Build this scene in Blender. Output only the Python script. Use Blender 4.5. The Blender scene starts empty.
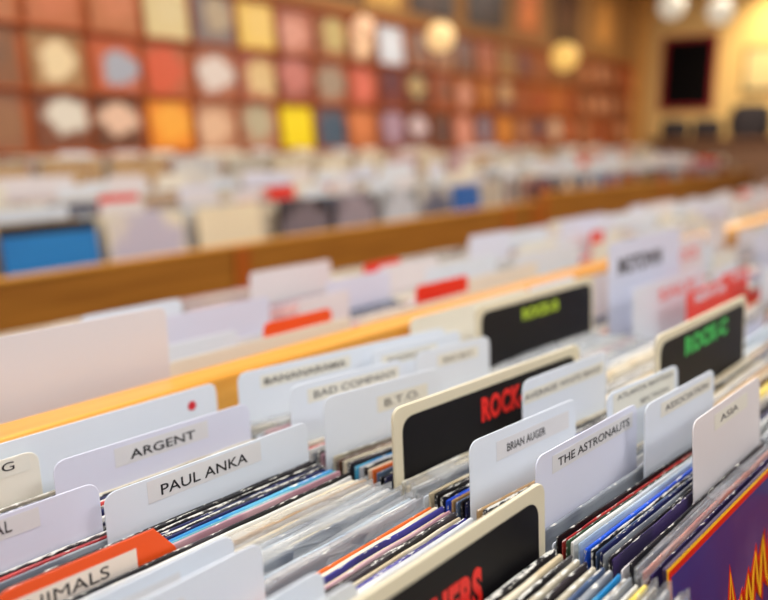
import bpy, bmesh, math, random
from mathutils import Vector, Matrix
rnd = random.Random(7)
R = math.radians
COL = bpy.data.collections.new('record_shop')
bpy.context.scene.collection.children.link(COL)

# ------------------------------------------------------------------ materials
MATS = {}
def rgba(c):
    """sRGB 0-255 triple to linear rgba"""
    out = []
    for v in c:
        v = v / 255.0
        out.append(v / 12.92 if v <= .04045 else ((v + .055) / 1.055) ** 2.4)
    return (*out, 1.0)

def newmat(name):
    m = bpy.data.materials.new(name); m.use_nodes = True
    return m, m.node_tree, m.node_tree.nodes['Principled BSDF']

def plain(name, c, rough=.5, spec=.5, coat=0.0, var=.06, scale=8.0, bump=0.0):
    if name in MATS: return MATS[name]
    m, nt, b = newmat(name)
    tc = nt.nodes.new('ShaderNodeTexCoord'); no = nt.nodes.new('ShaderNodeTexNoise')
    no.inputs['Scale'].default_value = scale; no.inputs['Detail'].default_value = 4
    nt.links.new(tc.outputs['Object'], no.inputs['Vector'])
    hs = nt.nodes.new('ShaderNodeHueSaturation'); hs.inputs['Color'].default_value = rgba(c)
    mr = nt.nodes.new('ShaderNodeMapRange'); mr.inputs['To Min'].default_value = 1 - var; mr.inputs['To Max'].default_value = 1 + var
    nt.links.new(no.outputs['Fac'], mr.inputs['Value']); nt.links.new(mr.outputs['Result'], hs.inputs['Value'])
    nt.links.new(hs.outputs['Color'], b.inputs['Base Color'])
    b.inputs['Roughness'].default_value = rough; b.inputs['Specular IOR Level'].default_value = spec
    b.inputs['Coat Weight'].default_value = coat
    if bump:
        bp = nt.nodes.new('ShaderNodeBump'); bp.inputs['Strength'].default_value = bump; bp.inputs['Distance'].default_value = .002
        nt.links.new(no.outputs['Fac'], bp.inputs['Height']); nt.links.new(bp.outputs['Normal'], b.inputs['Normal'])
    MATS[name] = m
    return m

def wood(name, c1, c2, rough=.35, axis='X', scale=1.0, coat=.3):
    if name in MATS: return MATS[name]
    m, nt, b = newmat(name)
    tc = nt.nodes.new('ShaderNodeTexCoord'); mp = nt.nodes.new('ShaderNodeMapping')
    nt.links.new(tc.outputs['Object'], mp.inputs['Vector'])
    mp.inputs['Scale'].default_value = {'X': (1.2*scale, 22*scale, 22*scale), 'Y': (22*scale, 1.2*scale, 22*scale), 'Z': (22*scale, 22*scale, 1.2*scale)}[axis]
    no = nt.nodes.new('ShaderNodeTexNoise'); no.inputs['Scale'].default_value = 1.6; no.inputs['Detail'].default_value = 6; no.inputs['Distortion'].default_value = .6
    nt.links.new(mp.outputs['Vector'], no.inputs['Vector'])
    cr = nt.nodes.new('ShaderNodeValToRGB')
    cr.color_ramp.elements[0].position = .32; cr.color_ramp.elements[0].color = rgba(c1)
    cr.color_ramp.elements[1].position = .68; cr.color_ramp.elements[1].color = rgba(c2)
    nt.links.new(no.outputs['Fac'], cr.inputs['Fac']); nt.links.new(cr.outputs['Color'], b.inputs['Base Color'])
    b.inputs['Roughness'].default_value = rough; b.inputs['Coat Weight'].default_value = coat; b.inputs['Coat Roughness'].default_value = .25
    MATS[name] = m
    return m

def sleeve_mat(name, c, c2=None, wear=(225, 222, 212), amount=.45):
    """printed cardboard sleeve, worn to bare card along its edges"""
    key = 'sleeve_' + name
    if key in MATS: return MATS[key]
    m, nt, b = newmat(key)
    L = nt.links.new; N = nt.nodes.new
    tc = N('ShaderNodeTexCoord'); oi = N('ShaderNodeObjectInfo')
    mul = N('ShaderNodeMath'); mul.operation = 'MULTIPLY'; mul.inputs[1].default_value = 50
    L(oi.outputs['Random'], mul.inputs[0])
    add = N('ShaderNodeVectorMath'); add.operation = 'ADD'
    L(tc.outputs['Object'], add.inputs[0]); L(mul.outputs[0], add.inputs[1])
    # artwork: a second ink in broad patches
    n1 = N('ShaderNodeTexNoise'); n1.inputs['Scale'].default_value = 14; n1.inputs['Detail'].default_value = 1
    L(add.outputs[0], n1.inputs['Vector'])
    gt = N('ShaderNodeMapRange'); gt.inputs['From Min'].default_value = .5; gt.inputs['From Max'].default_value = .6
    L(n1.outputs['Fac'], gt.inputs['Value'])
    mx = N('ShaderNodeMix'); mx.data_type = 'RGBA'
    mx.inputs['A'].default_value = rgba(c); mx.inputs['B'].default_value = rgba(c2 or tuple(min(255, int(v*.8+18)) for v in c))
    L(gt.outputs['Result'], mx.inputs['Factor'])
    # wear along top edge and side ends
    mp = N('ShaderNodeMapping'); mp.inputs['Scale'].default_value = (95, 420, 320)
    L(add.outputs[0], mp.inputs['Vector'])
    n2 = N('ShaderNodeTexNoise'); n2.inputs['Scale'].default_value = 1; n2.inputs['Detail'].default_value = 5; n2.inputs['Roughness'].default_value = .65
    L(mp.outputs['Vector'], n2.inputs['Vector'])
    sx = N('ShaderNodeSeparateXYZ'); L(tc.outputs['Object'], sx.inputs[0])
    ez = N('ShaderNodeMapRange'); ez.inputs['From Min'].default_value = .309; ez.inputs['From Max'].default_value = .3125
    L(sx.outputs['Z'], ez.inputs['Value'])
    el = N('ShaderNodeMapRange'); el.inputs['From Min'].default_value = .004; el.inputs['From Max'].default_value = .0; L(sx.outputs['X'], el.inputs['Value'])
    er = N('ShaderNodeMapRange'); er.inputs['From Min'].default_value = .309; er.inputs['From Max'].default_value = .313; L(sx.outputs['X'], er.inputs['Value'])
    m1 = N('ShaderNodeMath'); m1.operation = 'MAXIMUM'; L(ez.outputs[0], m1.inputs[0]); L(el.outputs[0], m1.inputs[1])
    m2 = N('ShaderNodeMath'); m2.operation = 'MAXIMUM'; L(m1.outputs[0], m2.inputs[0]); L(er.outputs[0], m2.inputs[1])
    ms = N('ShaderNodeMath'); ms.operation = 'MULTIPLY_ADD'; ms.inputs[1].default_value = .30; ms.inputs[2].default_value = -.405 + .13*amount
    L(m2.outputs[0], ms.inputs[0])
    ad = N('ShaderNodeMath'); ad.operation = 'ADD'; L(ms.outputs[0], ad.inputs[0]); L(n2.outputs['Fac'], ad.inputs[1])
    th = N('ShaderNodeMapRange'); th.inputs['From Min'].default_value = .51; th.inputs['From Max'].default_value = .55
    L(ad.outputs[0], th.inputs['Value'])
    mw = N('ShaderNodeMix'); mw.data_type = 'RGBA'; mw.inputs['B'].default_value = rgba(wear)
    L(mx.outputs['Result'], mw.inputs['A']); L(th.outputs['Result'], mw.inputs['Factor'])
    L(mw.outputs['Result'], b.inputs['Base Color'])
    rr = N('ShaderNodeMapRange'); rr.inputs['To Min'].default_value = .28; rr.inputs['To Max'].default_value = .75
    L(th.outputs['Result'], rr.inputs['Value']); L(rr.outputs['Result'], b.inputs['Roughness'])
    bp = N('ShaderNodeBump'); bp.inputs['Strength'].default_value = .5; bp.inputs['Distance'].default_value = .0006
    L(n2.outputs['Fac'], bp.inputs['Height']); L(bp.outputs['Normal'], b.inputs['Normal'])
    MATS[key] = m
    return m

def plastic_film():
    if 'clear_film' in MATS: return MATS['clear_film']
    m, nt, b = newmat('clear_film')
    L = nt.links.new; N = nt.nodes.new
    out = nt.nodes['Material Output']
    b.inputs['Base Color'].default_value = rgba((226, 228, 230)); b.inputs['Roughness'].default_value = .16
    tr = N('ShaderNodeBsdfTransparent'); tr.inputs['Color'].default_value = (.97, .97, .97, 1)
    tc = N('ShaderNodeTexCoord'); mp = N('ShaderNodeMapping'); mp.inputs['Scale'].default_value = (12, 30, 55)
    L(tc.outputs['Object'], mp.inputs['Vector'])
    no = N('ShaderNodeTexNoise'); no.inputs['Scale'].default_value = 1; no.inputs['Detail'].default_value = 3; no.inputs['Distortion'].default_value = 1.2
    L(mp.outputs['Vector'], no.inputs['Vector'])
    bp = N('ShaderNodeBump'); bp.inputs['Strength'].default_value = .9; bp.inputs['Distance'].default_value = .004
    L(no.outputs['Fac'], bp.inputs['Height']); L(bp.outputs['Normal'], b.inputs['Normal'])
    mr = N('ShaderNodeMapRange'); mr.inputs['From Min'].default_value = .35; mr.inputs['From Max'].default_value = .7
    mr.inputs['To Min'].default_value = .20; mr.inputs['To Max'].default_value = .55
    L(no.outputs['Fac'], mr.inputs['Value'])
    ms = N('ShaderNodeMixShader'); L(mr.outputs['Result'], ms.inputs['Fac']); L(tr.outputs[0], ms.inputs[1]); L(b.outputs[0], ms.inputs[2])
    L(ms.outputs[0], out.inputs['Surface'])
    MATS['clear_film'] = m
    return m

def emit(name, c, s, base=1.0):
    if name in MATS: return MATS[name]
    m, nt, b = newmat(name)
    b.inputs['Base Color'].default_value = rgba(tuple(v*base for v in c)); b.inputs['Emission Color'].default_value = rgba(c); b.inputs['Emission Strength'].default_value = s
    MATS[name] = m
    return m

def art_mat(i, bg, blob, pos, size, c3=None):
    """a front cover: background ink, a soft-edged motif, and a band of a third colour"""
    m, nt, b = newmat('cover_art_%d' % i)
    L = nt.links.new; N = nt.nodes.new
    tc = N('ShaderNodeTexCoord')
    no = N('ShaderNodeTexNoise'); no.inputs['Scale'].default_value = 9; L(tc.outputs['Object'], no.inputs['Vector'])
    sub = N('ShaderNodeVectorMath'); sub.operation = 'SUBTRACT'; sub.inputs[1].default_value = (pos[0], 0, pos[1]); L(tc.outputs['Object'], sub.inputs[0])
    sc = N('ShaderNodeVectorMath'); sc.operation = 'MULTIPLY'; sc.inputs[1].default_value = (1/size, 0, 1/(size*rnd.uniform(.8, 1.5))); L(sub.outputs[0], sc.inputs[0])
    ln = N('ShaderNodeVectorMath'); ln.operation = 'LENGTH'; L(sc.outputs[0], ln.inputs[0])
    ad = N('ShaderNodeMath'); ad.operation = 'MULTIPLY_ADD'; ad.inputs[1].default_value = 1.5; L(no.outputs['Fac'], ad.inputs[0]); L(ln.outputs['Value'], ad.inputs[2])
    mr = N('ShaderNodeMapRange'); mr.inputs['From Min'].default_value = 1.85; mr.inputs['From Max'].default_value = 1.5; L(ad.outputs[0], mr.inputs['Value'])
    mx = N('ShaderNodeMix'); mx.data_type = 'RGBA'; mx.inputs['A'].default_value = rgba(bg); mx.inputs['B'].default_value = rgba(blob); L(mr.outputs[0], mx.inputs['Factor'])
    res = mx.outputs['Result']
    if c3:
        sx = N('ShaderNodeSeparateXYZ'); L(tc.outputs['Object'], sx.inputs[0])
        g = N('ShaderNodeMath'); g.operation = 'GREATER_THAN'; g.inputs[1].default_value = .288; L(sx.outputs['Z'], g.inputs[0])
        m3 = N('ShaderNodeMix'); m3.data_type = 'RGBA'; m3.inputs['B'].default_value = rgba(c3); L(res, m3.inputs['A']); L(g.outputs[0], m3.inputs['Factor'])
        res = m3.outputs['Result']
    L(res, b.inputs['Base Color']); b.inputs['Roughness'].default_value = .4
    return m

M_CARD = plain('white_pvc_card', (226, 232, 240), rough=.38, var=.02, scale=14)
M_CARD_LAV = plain('lavender_white_card', (222, 223, 238), rough=.38, var=.02, scale=14)
M_CARD_PINK = plain('pinkish_white_card', (230, 223, 223), rough=.4, var=.02, scale=14)
M_CARD_CREAM = plain('ivory_card', (236, 230, 214), rough=.45, var=.03, scale=14)
M_ORANGE = plain('orange_red_card', (246, 88, 30), rough=.4, var=.03)
M_RED = plain('scarlet_card', (235, 52, 34), rough=.4, var=.03)
M_STICKER = plain('aged_label_tape', (232, 228, 214), rough=.3, var=.04, scale=60)
M_STICKER2 = plain('clear_label_tape', (224, 222, 222), rough=.3, var=.03, scale=60)
M_INK = plain('black_ink', (30, 30, 34), rough=.5)
M_BLUR_INK = plain('grey_ink', (70, 66, 66), rough=.5)
M_IVORY = plain('ivory_plastic_board', (226, 215, 186), rough=.42, var=.04, scale=20)
M_BLACK = plain('matt_black_panel', (17, 15, 17), spec=.3, rough=.5, var=.1, scale=40)
M_REDINK = plain('red_vinyl_letters', (238, 44, 36), rough=.35)
M_LIME = plain('lime_letters', (178, 206, 50), rough=.4)
M_GREEN = plain('green_letters', (52, 190, 84), rough=.4)
M_FILM = plastic_film()
M_INNER = plain('inner_paper', (214, 208, 194), rough=.8, var=.08, scale=60)
M_PINE = wood('varnished_pine', (222, 150, 52), (246, 184, 84), rough=.3)
M_OAK = wood('brown_oak_panel', (146, 92, 26), (178, 118, 40), rough=.5, coat=.1)
M_AMBER = wood('amber_wood', (170, 84, 22), (206, 112, 36), rough=.45, axis='Z')
M_FLOORING = wood('dark_floorboards', (90, 62, 44), (120, 84, 58), rough=.6, scale=.4)

PAL = {  # name: (main ink, second ink, label colour words, wear)
 'black': ((24, 22, 26), (52, 46, 52), 'black', .5), 'navy': ((28, 34, 84), (20, 24, 52), 'navy', .4),
 'royal': ((26, 70, 190), (40, 90, 210), 'royal blue', .3), 'cyan': ((30, 130, 190), (80, 170, 205), 'sky blue', .3),
 'teal': ((96, 160, 168), (150, 190, 190), 'pale teal', .3), 'cream': ((226, 214, 188), (206, 188, 154), 'cream', .2),
 'white': ((224, 222, 216), (196, 198, 202), 'white', .1), 'grey': ((140, 144, 150), (112, 116, 126), 'grey', .5),
 'slate': ((74, 92, 126), (100, 120, 150), 'slate blue', .5), 'purple': ((62, 46, 96), (44, 36, 74), 'dark purple', .3),
 'indigo': ((60, 58, 140), (46, 44, 110), 'indigo', .5), 'red': ((196, 58, 54), (160, 40, 44), 'red', .4),
 'salmon': ((224, 152, 130), (206, 130, 116), 'salmon pink', .3), 'pink': ((206, 168, 172), (184, 140, 150), 'dusty pink', .3),
 'orange': ((226, 108, 44), (200, 90, 40), 'orange', .2), 'yellow': ((236, 208, 84), (222, 186, 60), 'yellow', .15),
 'green': ((44, 66, 52), (66, 92, 66), 'dark green', .6), 'brown': ((110, 74, 52), (80, 54, 40), 'brown', .5),
 'tan': ((198, 160, 112), (176, 136, 90), 'tan', .3), 'ice': ((196, 212, 224), (170, 190, 210), 'ice blue', .3),
 'speck': ((34, 32, 36), (90, 88, 88), 'scuffed black', 1.4), 'worn': ((188, 178, 156), (140, 130, 116), 'worn beige', .9),
}
def smat(k):
    c, c2, _, w = PAL[k]; return sleeve_mat(k, c, c2, amount=w)

# ------------------------------------------------------------------ mesh helpers
def link(name, me, mats=(), parent=None, loc=(0, 0, 0)):
    o = bpy.data.objects.new(name, me); COL.objects.link(o)
    for m in mats:
        o.data.materials.append(m)
    o.location = loc
    if parent: o.parent = parent
    return o

def tag(o, label=None, cat=None, group=None, kind=None):
    if label: o['label'] = label
    if cat: o['category'] = cat
    if group: o['group'] = group
    if kind: o['kind'] = kind
    return o

def empty(name, loc=(0, 0, 0), rot=(0, 0, 0)):
    o = bpy.data.objects.new(name, None); COL.objects.link(o)
    o.location = loc; o.rotation_euler = rot; o.empty_display_size = .05
    return o

def me_from(bm, name):
    bmesh.ops.recalc_face_normals(bm, faces=bm.faces)
    me = bpy.data.meshes.new(name); bm.to_mesh(me); bm.free()
    return me

def add_box(bm, x0, x1, y0, y1, z0, z1, mi=0):
    vs = [bm.verts.new(p) for p in ((x0,y0,z0),(x1,y0,z0),(x1,y1,z0),(x0,y1,z0),(x0,y0,z1),(x1,y0,z1),(x1,y1,z1),(x0,y1,z1))]
    for f in ((0,3,2,1),(4,5,6,7),(0,1,5,4),(1,2,6,5),(2,3,7,6),(3,0,4,7)):
        bm.faces.new([vs[i] for i in f]).material_index = mi

def box_me(name, x0, x1, y0, y1, z0, z1, bev=0.0):
    bm = bmesh.new(); add_box(bm, x0, x1, y0, y1, z0, z1)
    if bev: bmesh.ops.bevel(bm, geom=list(bm.edges), offset=bev, segments=2, affect='EDGES', profile=.5)
    return me_from(bm, name)

def round_poly(pts):
    """pts: (x, z, radius) -> outline with rounded corners"""
    out = []; n = len(pts)
    for i in range(n):
        p = Vector(pts[i][:2]); r = pts[i][2]
        if r <= 0: out.append(p); continue
        a = Vector(pts[i-1][:2]); c = Vector(pts[(i+1) % n][:2])
        d1 = (a-p).normalized(); d2 = (c-p).normalized()
        p1 = p + d1*r; p2 = p + d2*r
        for k in range(7):
            t = k/6
            out.append((1-t)**2*p1 + 2*t*(1-t)*p + t*t*p2)
    return out

def plate_me(name, outline, t, y0=0.0, bev=.0003):
    """outline in x,z; front face at y0 - t, back at y0"""
    bm = bmesh.new()
    f = bm.faces.new([bm.verts.new((p[0], y0 - t, p[1])) for p in outline])
    r = bmesh.ops.extrude_face_region(bm, geom=[f])
    for v in [g for g in r['geom'] if isinstance(g, bmesh.types.BMVert)]: v.co.y = y0
    if bev:
        ed = [e for e in bm.edges if abs(e.verts[0].co.y - e.verts[1].co.y) < 1e-6 and len(e.link_faces) == 2]
        bmesh.ops.bevel(bm, geom=ed, offset=bev, segments=1, affect='EDGES')
    return me_from(bm, name)

def text_me(txt, w, h, bold=0.0, depth=.0002):
    """lettering mesh scaled to a box w x h, standing in the x-z plane and facing -y"""
    cu = bpy.data.curves.new('lettering', 'FONT'); cu.body = txt; cu.size = 1; cu.offset = bold; cu.resolution_u = 4; cu.extrude = .001
    if bold: cu.space_character = 1.0 + bold*1.2
    ob = bpy.data.objects.new('lettering_source', cu); COL.objects.link(ob)
    dg = bpy.context.evaluated_depsgraph_get(); dg.update()
    me = bpy.data.meshes.new_from_object(ob.evaluated_get(dg))
    bpy.data.objects.remove(ob); bpy.data.curves.remove(cu)
    xs = [v.co.x for v in me.vertices]; ys = [v.co.y for v in me.vertices]
    x0, x1, y0, y1 = min(xs), max(xs), min(ys), max(ys)
    for v in me.vertices:
        v.co = ((v.co.x-x0)/(x1-x0)*w, -depth if v.co.z > 0 else 0, (v.co.y-y0)/(y1-y0)*h)
    me.materials.clear(); me.update(); me.name = 'lettering'
    return me

# ------------------------------------------------------------------ bins and columns
RAIL0, RAIL1, RAILZ = .662, .704, 1.044
FL = .686                                   # floor of the record bins
W = .314
def colx(k): return .177 + .3275*k

def seat(name, k, yl, yr, lean, dx=0.0, z=FL, me=None, mats=()):
    """origin at the base left corner of an upright card/sleeve of height ~H whose TOP edge runs yl -> yr"""
    yaw = math.atan2(yr-yl, W)
    H = .314
    off = H*math.sin(lean)
    x = colx(k) + dx - math.sin(yaw)*(-off)*-1*0
    loc = (x, yl - off, z)
    rot = (-lean, 0, yaw)
    if me is None: o = empty(name, loc, rot)
    else: o = link(name, me, mats, loc=loc); o.rotation_euler = rot
    return o

# ---- record sleeve meshes: spine at x = 0, open mouth at x = W
def sleeve_me(T, seed):
    r = random.Random(seed); H = .3125; n = 12
    bm = bmesh.new()
    def ht(x):  # half thickness
        u = x/W
        return T/2*(.62 + .38*math.sin(math.pi*min(1, max(0, u)))**.5)
    zs = [0, .10, .22, H-.003, H-.0008, H]
    xs = [W*i/n for i in range(n+1)]
    jit = [r.uniform(-.0005, .0004) for _ in xs]
    wav = [r.uniform(-.0003, .0003) for _ in xs]
    g = {}
    for i, x in enumerate(xs):
        for j, z in enumerate(zs):
            h = ht(x)*(1 if j < 4 else (.8 if j == 4 else .35))
            zz = z + (jit[i] if j >= 3 else 0)
            xx = x - (.0012 if (i == n and j == 5) else 0) + (.0012 if (i == 0 and j == 5) else 0)
            g[i, j, 0] = bm.verts.new((xx, -h + wav[i], zz)); g[i, j, 1] = bm.verts.new((xx, h + wav[i], zz))
    J = len(zs)
    for i in range(n):
        for j in range(J-1):
            bm.faces.new((g[i,j,0], g[i+1,j,0], g[i+1,j+1,0], g[i,j+1,0]))
            bm.faces.new((g[i,j,1], g[i,j+1,1], g[i+1,j+1,1], g[i+1,j,1]))
        bm.faces.new((g[i,J-1,0], g[i+1,J-1,0], g[i+1,J-1,1], g[i,J-1,1]))
        bm.faces.new((g[i,0,0], g[i,0,1], g[i+1,0,1], g[i+1,0,0]))
    for j in range(J-1):
        bm.faces.new((g[0,j,0], g[0,j+1,0], g[0,j+1,1], g[0,j,1]))
    # mouth: a lip of card thickness, then the recess with the inner paper
    ring = [g[n,j,0] for j in range(J)] + [g[n,j,1] for j in reversed(range(J))]
    cy = wav[n]; th = .0005
    lip = []
    for v in ring:
        y = v.co.y - cy; y = math.copysign(max(abs(y)-th, abs(y)*.3), y)
        z = min(max(v.co.z, .0006), H-.0014)
        lip.append(bm.verts.new((v.co.x, y + cy, z)))
    deep = [bm.verts.new((v.co.x-.006, v.co.y, v.co.z)) for v in lip]
    m = len(ring)
    for a in range(m):
        b = (a+1) % m
        bm.faces.new((ring[a], ring[b], lip[b], lip[a]))
        f = bm.faces.new((lip[a], lip[b], deep[b], deep[a])); f.material_index = 1
    f = bm.faces.new(deep); f.material_index = 1
    me = me_from(bm, 'record_sleeve')
    me.materials.append(M_INNER); me.materials.append(M_INNER)
    return me
THICK = [.0017, .0026, .0034, .0044, .0058, .0085]
SLEEVES = {t: [sleeve_me(t, int(t*1e5)+s) for s in range(4)] for t in THICK}

def film_me(T, seed):
    """an outer bag of clear plastic: two sheets with a wavy mouth standing above the sleeve"""
    r = random.Random(seed); H = .317; n = 22; x0, x1 = -.0012, W+.0015
    ph = [r.uniform(0, 6.28) for _ in range(4)]
    bm = bmesh.new(); g = {}
    zs = [.0, .12, .25, .30, .310, H]
    for i in range(n+1):
        u = i/n; x = x0 + (x1-x0)*u
        wave = .0012*math.sin(9*u+ph[0]) + .0007*math.sin(23*u+ph[1])
        for j, z in enumerate(zs):
            k = 0 if j < 3 else (j-2)/3
            h = T/2 + .0004 + .0001*math.sin(14*u+ph[3])
            zz = z + (k*.0018*math.sin(6*u+ph[2]) if j > 3 else 0)
            g[i,j,0] = bm.verts.new((x, -h*(1-.3*k) + wave*k*.25, zz)); g[i,j,1] = bm.verts.new((x, h*(1-.3*k) + wave*k*.25, zz - .002*k))
    J = len(zs)
    for i in range(n):
        for j in range(J-1):
            bm.faces.new((g[i,j,0], g[i+1,j,0], g[i+1,j+1,0], g[i,j+1,0])); bm.faces.new((g[i,j,1], g[i+1,j,1], g[i+1,j+1,1], g[i,j+1,1]))
    for j in range(J-1):
        bm.faces.new((g[0,j,0], g[0,j+1,0], g[0,j+1,1], g[0,j,1])); bm.faces.new((g[n,j,0], g[n,j+1,0], g[n,j+1,1], g[n,j,1]))
    me = me_from(bm, 'plastic_bag')
    for p in me.polygons: p.use_smooth = True
    me.materials.append(M_FILM)
    return me
FILMS = {t: [film_me(t, int(t*1e5)+9+s) for s in range(3)] for t in THICK}

ORD = ['first','second','third','fourth','fifth','sixth','seventh','eighth','ninth','tenth','eleventh','twelfth','thirteenth','fourteenth','fifteenth',
       'sixteenth','seventeenth','eighteenth','nineteenth','twentieth','twenty-first','twenty-second','twenty-third','twenty-fourth','twenty-fifth','twenty-sixth','twenty-seventh','twenty-eighth','twenty-ninth','thirtieth','thirty-first','thirty-second','thirty-third','thirty-fourth','thirty-fifth']

def record(k, yl, yr, lean, gap, spec, where):
    """spec: palette key, '+' suffix = in a clear plastic bag"""
    bag = spec.endswith('+'); key = spec.rstrip('+')
    t = THICK[0]
    for q in THICK:
        if q <= gap*.86 - (.0012 if bag else 0): t = q
    me = rnd.choice(SLEEVES[t])
    o = seat('record_sleeve', k, yl, yr, lean, dx=rnd.uniform(.0005, .0035), me=me)
    o.material_slots[0].link = 'OBJECT'; o.material_slots[0].material = smat(key)
    s = rnd.uniform(.990, 1.003); o.scale = (rnd.uniform(.985, .999), 1, s)
    what = PAL[key][2] + ' record sleeve' + (' in clear plastic' if bag else '')
    tag(o, '%s, %s' % (what, where), 'record', 'record sleeves in the near bins')
    if bag:
        f = link('plastic_bag', rnd.choice(FILMS[t]), parent=o)
    return o

# ---- divider cards
def card_outline(h, tab, hb=.306, r=.012, slant=0.0, w=.3195):
    a, b = tab
    pts = [(0, 0, 0), (w, 0, 0)]
    if b < w - .004: pts += [(w, hb, .004), (b, hb, .003)]
    pts += [(b, h-slant, r*(.3 if slant else 1)), (b - slant*.8, h, 0)] if slant else [(b, h, r)]
    pts += [(a, h, r)]
    if a > .004: pts += [(a, hb, .003), (0, hb, .004)]
    return round_poly(pts)

def divider(k, yl, yr, lean, h, tab, mat, label, text=None, sticker=None, bold=0.0, ink=M_INK, group='divider cards in the near bins', t=.0012, slant=0.0, hb=.306, stk=M_STICKER, z=FL, dx=0.0, r=.012):
    """text: list of (string, x0, x1, z0, z1) local; sticker: (x0,x1,z0,z1)"""
    o = seat('divider_card', k, yl, yr, lean, dx=dx, z=z, me=plate_me('divider_card', card_outline(h, tab, hb=hb, slant=slant, r=r), t), mats=(mat,))
    tag(o, label, 'divider', group)
    y = -t
    if sticker:
        x0, x1, z0, z1 = sticker
        s = link('name_sticker', plate_me('name_sticker', [Vector(p) for p in ((x0, z0), (x1, z0), (x1, z1), (x0, z1))], .00012, 0, 0), (stk,), o, (0, y-.0001, 0)); y -= .00025
    for q in (text or []):
        s_, x0, x1, z0, z1 = q
        e = link('lettering', text_me(s_, x1-x0, z1-z0, bold), (ink,), o, (x0, y-.00005, z0))
    return o

def section_board(k, yl, yr, lean, h, label, words, letters_mat, margin=.011, rr=.016, red_depth=.0002, low=.20):
    o = seat('section_board', k, yl, yr, lean)
    tag(o, label, 'divider', 'black faced section boards')
    w = .320
    link('ivory_board', plate_me('ivory_board', round_poly([(0,0,0),(w,0,0),(w,h,.012),(0,h,.012)]), .0035, 0, .0006), (M_IVORY,), o)
    bp = link('black_panel', plate_me('black_panel', round_poly([(margin,low,.01),(w-margin,low,.01),(w-margin,h-margin,rr),(margin,h-margin,rr)]), .0008, -.0035, .0002), (M_BLACK,), o)
    for s_, x0, x1, z0, z1 in words:
        me = text_me(s_, x1-x0, z1-z0, .05, .0004)
        link('lettering', me, (letters_mat,), bp, (x0, -.0044, z0))
    return o

def fill(k, a, b, specs, after, side='in front of'):
    """a, b = (yl, yr, lean) of the things behind and in front; specs ordered from back to front"""
    if not specs: return
    n = len(specs); wts = [(1.9 if s.endswith('!') else 1.0) * (1.25 if '+' in s else 1) for s in specs]
    tot = sum(wts); acc = 0
    pad = .0022
    gl, gr = a[0]-b[0]-2*pad, a[1]-b[1]-2*pad
    gmin = min(gl, gr)
    for i, s in enumerate(specs):
        c = (acc + wts[i]/2)/tot; acc += wts[i]
        yl = a[0]-pad - gl*c; yr = a[1]-pad - gr*c; ln = a[2] + (b[2]-a[2])*c
        s2 = s.replace('!', '')
        record(k, yl, yr, ln, gmin*wts[i]/tot, s2, '%s %s %s' % (ORD[i], side, after))

def rspecs(n, pool):
    return [rnd.choice(pool) for _ in range(n)]
POOL = ['black','navy','cream','white','grey','speck','worn','slate','cream','white','black','pink','tan','ice','brown','green','cyan','red']

LN = R(3.5)
GRP = 'divider cards in the near bins'
# ============================ first column (A) ============================
K = 0
divider(K, .654, .650, LN, .358, (0, .3195), M_CARD, 'long plain white divider with a red dot, against the varnished wood rail')
dot = COL.objects[-1]
bm = bmesh.new(); bmesh.ops.create_cone(bm, cap_ends=True, segments=20, radius1=.005, radius2=.005, depth=.0003, matrix=Matrix.Rotation(R(90), 4, 'X'))
lg = [o for o in COL.objects if o.name.startswith('divider_card')][-1]
link('red_dot', me_from(bm, 'red_dot'), (plain('red_sticker', (214, 40, 50)),), lg, (.287, -.0015, .340))
divider(K, .640, .637, LN, .349, (0, .116), M_CARD_CREAM, 'cream divider with rounded tab lettered G, cut off by the photo edge', [('G', .084, .0945, .338, .3455)], (.0, .108, .333, .3475))
divider(K, .603, .590, LN, .350, (.108, .314), M_CARD_LAV, 'white divider lettered with one six-letter word, behind the two-word divider', [('ARGENT', .178, .247, .331, .3395)], (.163, .262, .3275, .345), stk=M_STICKER2, bold=.012)
divider(K, .562, .556, LN, .330, (0, .078), M_ORANGE, 'low orange divider just showing behind the white AL divider', hb=.3, slant=.008)
divider(K, .535, .529, LN, .352, (0, .112), M_CARD_LAV, 'lavender white divider lettered AL, at the left edge of the photo', [('AL', .0300, .0435, .3375, .3465)], (.0, .064, .3335, .3485), stk=M_STICKER2)
divider(K, .514, .505, LN, .350, (.103, .314), M_CARD, 'large white divider with two names on its sticker, nearest long one of the first bin', [('PAUL ANKA', .152, .240, .3325, .3415)], (.140, .256, .329, .3475), stk=M_STICKER2, bold=.006)
divider(K, .468, .458, LN, .334, (0, .132), M_ORANGE, 'bright orange divider with slanted corner and a large white name sticker', [('ANIMALS', .006, .077, .3125, .3215)], (.0, .099, .3095, .3250), slant=.022, hb=.3, stk=plain('white_label', (238, 226, 214), rough=.4))
divider(K, .391, .386, LN, .351, (0, .129), M_CARD, 'white rounded divider directly behind the nearest two, beside the orange one', None, (.0, .085, .328, .342), stk=M_STICKER2)
divider(K, .366, .362, LN, .352, (0, .133), M_CARD, 'white rounded divider second from the front, with a beige sticker low on it', [('L', .026, .031, .333, .340)], (.0, .070, .327, .341), stk=M_STICKER2)
divider(K, .312, .308, LN, .351, (0, .137), M_CARD, 'plain white divider whose rounded top shows at the bottom edge, beside the striped sleeves')
divider(K, .288, .284, LN, .351, (0, .142), M_CARD, 'white divider just behind the red-lettered board in the bottom centre')
section_board(K, .264, .256, LN, .361, 'large ivory board with black panel and red letters, bottom centre of photo', [('OTHERS', .142, .232, .2995, .331)], M_REDINK)
F = fill
F(K, (.636,.632,LN), (.604,.592,LN), ['worn','black','navy','grey','cream','speck'], 'the G divider')
F(K, (.602,.589,LN), (.564,.558,LN), ['cream','black','navy','white','red','speck','navy'], 'the six-letter divider')
F(K, (.560,.554,LN), (.537,.531,LN), ['navy','white','navy','speck'], 'the low orange divider')
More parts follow.
